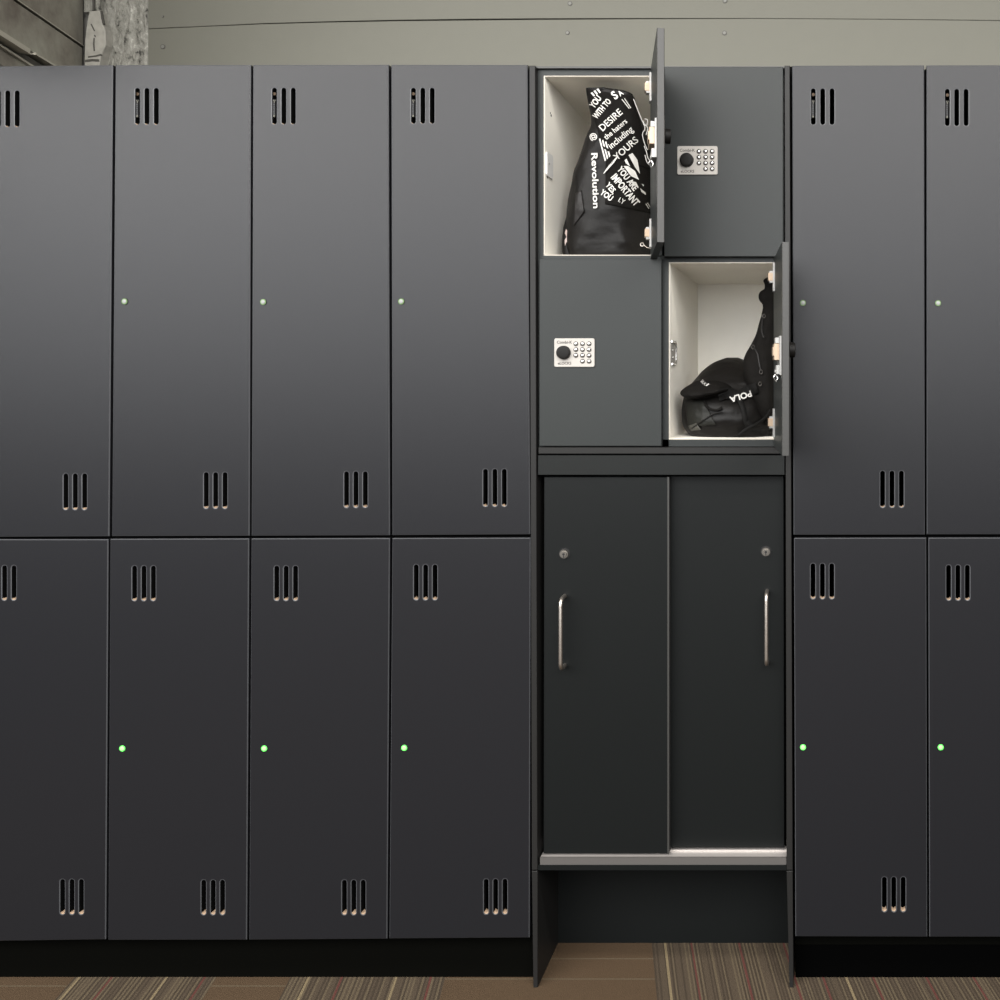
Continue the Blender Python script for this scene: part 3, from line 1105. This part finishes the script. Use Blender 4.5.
def patch(surf, corners, name, m, parent, off=0.002, n=24, m_=24, th=0.0012, wave=0.0):
    """thin cloth patch lying on a body between four pixel corners tl,tr,br,bl"""
    vs, fs = [], []
    for j in range(m_ + 1):
        v = j / m_
        for i in range(n + 1):
            u = i / n
            x = (1 - v) * ((1 - u) * corners[0][0] + u * corners[1][0]) + v * ((1 - u) * corners[3][0] + u * corners[2][0])
            y = (1 - v) * ((1 - u) * corners[0][1] + u * corners[1][1]) + v * ((1 - u) * corners[3][1] + u * corners[2][1])
            vs.append(surf.hit(x, y, off + wave * math.sin(u * 9 + v * 5)))
    k = len(vs)
    vs += [v + Vector((0, th, 0)) for v in vs]
    W_ = n + 1
    for j in range(m_):
        for i in range(n):
            a = j * W_ + i
            fs.append((a, a + W_, a + W_ + 1, a + 1))
            fs.append((k + a, k + a + 1, k + a + W_ + 1, k + a + W_))
    rim = [i for i in range(n)] + [j * W_ + n for j in range(m_)] + [m_ * W_ + n - i for i in range(n)] + [(m_ - j) * W_ for j in range(m_)]
    for i in range(len(rim)):
        a, b = rim[i], rim[(i + 1) % len(rim)]
        fs.append((a, b, k + b, k + a))
    o = mesh(name, vs, fs, m, None, parent, True)
    return o


def strap(surf, pts, wd, name, m, parent, off=0.003, th=0.002):
    """webbing following the body through pixel points"""
    pts = catmull(pts, 6)
    rows = []
    for i, p in enumerate(pts):
        a, b = pts[max(i - 1, 0)], pts[min(i + 1, len(pts) - 1)]
        d = Vector((b[0] - a[0], b[1] - a[1])).normalized()
        nrm = Vector((-d.y, d.x)) * wd / 2
        rows.append([surf.hit(p[0] + nrm.x * k, p[1] + nrm.y * k, off) for k in (-1, 0, 1)])
    vs, fs = [], []
    for r in rows:
        vs += r + [v + Vector((0, th, 0)) for v in r]
    for i in range(len(rows) - 1):
        a, b = i * 6, i * 6 + 6
        fs += [(a, a + 1, b + 1, b), (a + 1, a + 2, b + 2, b + 1), (a + 3, b + 3, b + 4, a + 4), (a + 4, b + 4, b + 5, a + 5), (a, b, b + 3, a + 3), (a + 2, a + 5, b + 5, b + 2)]
    e = len(vs) - 6
    fs += [(0, 3, 4, 1), (1, 4, 5, 2), (e, e + 1, e + 4, e + 3), (e + 1, e + 2, e + 5, e + 4)]
    o = mesh(name, vs, fs, m, None, parent, True)
    bm = bmesh.new(); bm.from_mesh(o.data); bmesh.ops.recalc_face_normals(bm, faces=bm.faces); bm.to_mesh(o.data); bm.free()
    return o


class Print:
    """screen print laid on a body: text and simple shapes"""
    def __init__(self, surf, off=0.0042):
        self.s, self.off, self.v, self.f = surf, off, [], []

    def text(self, s, px, py, h, ang, sx=1.0, bold=0.0, shear=0.0):
        vs, fs = text_mesh(s, 1.0, bold)
        ca, sa = math.cos(math.radians(ang)), math.sin(math.radians(ang))
        b = len(self.v)
        for v in vs:
            x, y = v.x * h * sx * 1.38 + shear * v.y * h, v.y * h * 1.38
            self.v.append(self.s.hit(px + x * ca - y * -sa * -1, py - (x * sa + y * ca), self.off))
        self.f += [tuple(i + b for i in f) for f in fs]

    def poly(self, pts):
        b = len(self.v)
        self.v += [self.s.hit(x, y, self.off) for x, y in pts]
        self.f.append(tuple(range(b, b + len(pts))))

    def build(self, name, m, parent):
        th = 0.0005
        n = len(self.v)
        return mesh(name, self.v, self.f, m, None, parent)


# ---- upper bag
zfl = P(0, 256.0, FY + .001).z + 0.0025 + 0.001
rows1 = [(88.0, 586.0, 590, .050, .008), (88.8, 585.9, 606, .052, .011), (90.5, 586.0, 621, .054, .013), (93, 586.3, 630.5, .057, .016), (97, 587, 634.3, .062, .020), (108, 589.4, 637.5, .075, .030), (120, 592.0, 641.5, .088, .042),
         (130, 592.0, 645, .100, .054), (140, 588.0, 648, .110, .064), (155, 583, 651, .120, .075), (175, 576.5, 652.5, .130, .085), (190, 573.5, 653, .138, .093), (205, 570.5, 653, .145, .100),
         (225, 569, 653, .15, .106), (245, 568.5, 653, .15, .106), (256, 569, 653, .15, .104), (266, 572, 652, .15, .098)]
bagA = empty('drawstring_bag', (P(612, 256, .15).x, .15, zfl), 'black drawstring bag with white printed words, standing in the open upper compartment', 'bag')
bo, bv, bf = loft(rows1, 'bag_body', M['glosscloth'], bagA, amp=0.0075, power=2.6, seed=3, zmin=zfl, freq=13)
sA = Surf((bv, bf))
patch(sA, [(586.4, 88.8), (633.5, 96.5), (654, 172), (603, 152)], 'printed_flap', M['blackcloth'], bagA, off=0.0025, th=0.0015)
patch(sA, [(606, 146), (650, 150), (653, 214), (605, 204)], 'printed_flap', M['blackcloth'], bagA, off=0.0020, th=0.0012)
pr = Print(sA, 0.0052)
pr.text('YOU', 595.8, 101.8, 6.6, 53, 0.66, 0.03)
pr.text('WITH TO', 602.2, 108.8, 6.2, 50, 0.62, 0.03)
pr.text('S', 614.8, 95.5, 8.6, 38, 0.85, 0.03)
pr.text('A', 620.6, 93.4, 5.5, 38, 0.8, 0.02)
pr.text('DESIRE', 610.8, 120.3, 7.2, 42, 0.92, 0.012)
pr.text('the haters', 615.6, 129.3, 5.6, 40, 0.88, 0.010)
pr.text('including', 620.6, 137.8, 6.6, 40, 0.92, 0.010)
pr.text('YOURS', 626.2, 148.6, 7.0, 42, 0.95, 0.012)
for k in range(3):
    pr.poly([(590.5 + 3.0 * k, 93.0 - 1.8 * k), (592.3 + 3.0 * k, 92.0 - 1.8 * k), (595.0 + 3.0 * k, 95.6 - 1.6 * k), (593.6 + 3.0 * k, 96.4 - 1.6 * k)])
for k in range(4):          # diagonal bars under the slogan
    x, y = 604 + 1.3 * k, 170.5 - 1.9 * k * 1.0
    pr.poly([(x, y + 1.6), (x - .5, y + 3.6), (x + 10.5, y - 8.3), (x + 10.0, y - 9.6)])
for k in range(3):
    pr.poly([(599.0 + 3 * k, 139 + 1.5 * k), (600.2 + 3 * k, 138.2 + 1.5 * k), (606.0 + 2.2 * k, 160 - 2 * k), (604.8 + 2.2 * k, 161.4 - 2 * k)])
for k in range(2):
    pr.poly([(621.5 + 2.6 * k, 99.3 - .8 * k), (622.1 + 2.6 * k, 98.9 - .8 * k), (629.6 + 1.6 * k, 108.2 - .5 * k), (628.9 + 1.6 * k, 108.8 - .5 * k)])
# leaf shapes
for leaf in ([(628.5, 155), (632.5, 153), (637.5, 160), (640, 174), (635, 167)], [(624.5, 160.5), (626.5, 158.5), (630.2, 166.5), (626.0, 163.5)], [(623.5, 166), (628, 166), (635, 171), (639, 179.8), (631, 176)],
             [(630.5, 181), (636, 182), (638.5, 187), (633, 184.5)], [(640, 188), (645.5, 192.5), (646, 195), (641.5, 192)], [(641.5, 183.5), (644, 185), (643.5, 186.5)]):
    pr.poly(leaf)
pr.text('YOU ARE', 627.5, 178.8, 6.4, -52, 0.74, 0.03)
pr.text('IMPORTANT', 625.0, 190.0, 7.2, -50, 0.68, 0.03)
pr.text('YES,', 610.9, 188.4, 5.8, -50, 0.84, 0.025)
pr.text('YOU', 606.6, 195.6, 6.0, -35, 0.75, 0.03)
pr.text('I.Y', 621.5, 201.0, 5.0, -30, 0.9, 0.01)
pr.poly([(645.5, 204.0), (646.3, 203.5), (649.3, 208.5), (648.6, 209)])
pr.poly([(647.2, 203.0), (647.8, 202.6), (650.5, 207), (650.0, 207.6)])
pr.text('Revolution', 595.0, 180.5, 6.2, -88, 1.50, 0.02)
pr.text('@', 593.6, 136.6, 5.6, -70, 1.0, 0.02)
pr.build('printed_words', M['print'], bagA)
patch(sA, [(575.5, 193), (581, 190), (584, 212), (573.5, 226)], 'painted_sheen', mat('painted_sheen_grey', (0.008, 0.007, 0.0065), 0.45, spec=0.16, var=0.4, scale=60), bagA, off=0.003, n=10, m_=14)  # paler patch that paints a sheen onto the cloth
# side pocket lower left
rp = [(213, 567.5, 569.5, .110, .006), (218, 566.5, 571.5, .105, .012), (228, 564.0, 574, .10, .018), (240, 562.8, 576, .095, .022), (252, 563.0, 576, .095, .022), (263, 565, 575, .095, .020)]
pk, pv_, pf_ = loft(rp, 'side_pocket', M['glosscloth'], bagA, amp=0.002, seed=9, zmin=zfl, nseg=32)
sP = Surf((pv_, pf_))
M['foil'] = mat('rosy_foil_print', (0.22, 0.165, 0.145), 0.4)
for leaf in ([(566, 229), (568, 231), (569.5, 229), (570, 234), (568, 236), (569, 240), (566, 243), (565, 246), (564.6, 240), (566.5, 237), (564.8, 233)], [(567.5, 216), (569, 218), (569, 221), (567.8, 220)]):
    pp = Print(sP, 0.002)
    pp.poly(leaf)
    pp.build('pocket_print', M['foil'], bagA)
strap(sP, [(574.5, 226), (575.0, 234), (573.8, 244), (572.0, 253)], 1.2, 'pocket_trim', M['plate'], bagA, off=0.002, th=.001)
# drawstring on the right
mb = MB()
y_ = .07
for pts in ([(633.5, 99), (637, 108), (641, 118), (645, 128), (642.5, 134), (644.5, 143), (647.5, 150)], [(644.5, 119), (647.5, 120), (647.0, 125), (644.5, 125), (643.6, 121)], [(646, 135), (647.8, 129), (645, 124)], [(644.2, 146), (646.5, 152), (648, 158), (650.5, 161)], [(645, 155), (647, 162), (650, 165)]):
    cp = catmull([(a, b) for a, b in pts], 5)
    mb.tube([P(a, b, 0.052) for a, b in cp], 0.0010, 8)
mb.build('drawstring', mat('grey_cord', (0.26, 0.25, 0.235), 0.5), bagA, True)
mb = MB()
c = P(642.0, 244.5, 0.028)
mb.tube([c + Vector((.0035 * math.cos(t * math.pi / 6), 0, .0035 * math.sin(t * math.pi / 6))) for t in range(13)], .0009, 8)
mb.tube([P(643.6, 245, .028), P(646.5, 247.2, .028), P(650.5, 248.6, .028)], .0009, 8)
mb.build('cord_eyelet', M['steel'], bagA, True)

# ---- lower bag
zfl2 = P(0, 439.8, FY + .001).z + 0.0025 + 0.001
bagB = empty('backpack', (P(730, 436, .2).x, .2, zfl2), 'slouched black backpack lying in the open lower right compartment', 'bag')
rB = [(357.6, 727, 738, 0.215, 0.01), (359.5, 721, 743, 0.21, 0.024), (363, 713, 750, 0.2, 0.04), (368, 706, 757, 0.19, 0.053), (374, 700, 765, 0.18, 0.067), (381, 694, 773, 0.17, 0.079), (387, 689, 776, 0.165, 0.089), (393, 685.5, 777, 0.16, 0.098), (402, 683.8, 777, 0.155, 0.108), (413, 683, 777, 0.155, 0.115), (423, 683.8, 777, 0.155, 0.115), (430, 687, 776, 0.155, 0.108), (436, 694, 774, 0.155, 0.098), (441, 702, 770, 0.155, 0.086)]
b2, v2, f2 = loft(rB, 'bag_body', M['glosscloth'], bagB, amp=0.010, seed=21, zmin=zfl2, power=2.5, freq=11)
rS = [(276.5, 770, 777, 0.125, 0.006), (278.5, 765.5, 777, 0.125, 0.012), (281, 763.5, 777, 0.125, 0.014), (285, 764.8, 777, 0.125, 0.015), (289, 764.2, 777, 0.125, 0.016), (292, 760.0, 777, 0.125, 0.018), (296, 758.6, 777.5, 0.125, 0.02), (300.5, 759.4, 777.5, 0.125, 0.022), (305, 762.6, 777.5, 0.125, 0.024), (312, 762.2, 777.5, 0.125, 0.026), (324, 759, 777.5, 0.12, 0.03), (336, 755.5, 777.5, 0.115, 0.034), (346, 750.5, 777.5, 0.11, 0.04), (354, 746, 777.5, 0.105, 0.046), (362, 743.5, 777.5, 0.105, 0.052), (374, 744, 777.5, 0.105, 0.058), (390, 750, 777.5, 0.105, 0.06), (408, 757, 777, 0.105, 0.058), (424, 764, 777, 0.105, 0.04)]
st, v3, f3 = loft(rS, 'shoulder_strap', M['blackcloth'], bagB, amp=0.005, seed=5, freq=16, nseg=40)
# lid with a brim at the left
rL = [(380.5, 698, 722, 0.145, 0.07), (383.5, 692.5, 731, 0.14, 0.085), (388, 685.5, 736, 0.135, 0.099), (391.5, 682.2, 732, 0.13, 0.108), (395, 683.2, 722, 0.13, 0.11), (398.0, 690, 710, 0.135, 0.104)]
ld, v4, f4 = loft(rL, 'lid_flap', M['blackcloth'], bagB, amp=0.006, seed=13, freq=18, nseg=56)
sB = Surf((v2, f2), (v3, f3), (v4, f4))
patch(sB, [(684.5, 402), (703, 400), (716, 425), (688, 427)], 'side_panel', mat('coated_black_fabric', (0.009, 0.009, 0.0075), 0.5, spec=0.12, var=0.35, scale=35, bump=0.5, bscale=90), bagB, off=0.0035, n=16, m_=16)
patch(sB, [(688, 426), (696, 423), (701, 430), (691, 431)], 'corner_patch', M['olive'], bagB, off=0.006, n=8, m_=8)
strap(sB, [(718, 396), (728, 393), (738, 395.5), (748, 391), (757, 388)], 11, 'webbing_strap', M['webbing'], bagB, off=0.006)
strap(sB, [(739, 399), (743, 408), (745, 418), (747.5, 426), (752, 431)], 5, 'webbing_strap', M['webbing'], bagB, off=0.007)
strap(sB, [(738, 436), (747, 429), (757, 424), (765, 418), (771, 410)], 3.2, 'webbing_strap', M['webbing'], bagB, off=0.009)
strap(sB, [(747, 422), (753, 428), (762, 431)], 6, 'webbing_strap', M['webbing'], bagB, off=0.008)
strap(sB, [(686, 393), (700, 399), (716, 396), (728, 399)], 1.0, 'piping', M['blackcloth'], bagB, off=0.008)
strap(sB, [(703, 399), (708, 408), (717, 410), (722, 407)], 2.4, 'fold_strap', M['blackcloth'], bagB, off=0.007)
strap(sB, [(691, 429), (702, 421), (713, 414), (722, 412)], 1.0, 'piping', M['glosscloth'], bagB, off=0.007)
pb = Print(sB, 0.0095)
pb.text('POLA', 740.9, 396.2, 6.0, 197, 1.08, 0.03)
pb.build('printed_words', M['print'], bagB)
pb = Print(sB, 0.0095)
pb.text('BLK', 703.4, 382.6, 3.2, -44, 0.8, 0.0)
pb.poly([(705.4, 385.4), (708.6, 383.2), (709.4, 384.2), (706.4, 386.2)])
pb.build('printed_words', M['print'], bagB)
for pts in ([(754, 347), (757.5, 354), (759, 362), (761, 372)], [(762.5, 318), (761.5, 330), (764, 338)]):
    strap(sB, pts, 1.6, 'zip', mat('dark_zip', (0.010, 0.0095, 0.009), 0.45, spec=0.15), bagB, off=0.003)
for (x, y) in ((761, 372), (760, 384), (764, 316), (753, 347)):
    c = sB.hit(x, y, .004)
    mb = MB().tube([c + Vector((.003 * math.cos(t * math.pi / 5), 0, .0045 * math.sin(t * math.pi / 5))) for t in range(11)], .0009, 8)
    mb.build('zip_pull', M['zipmetal'], bagB, True)
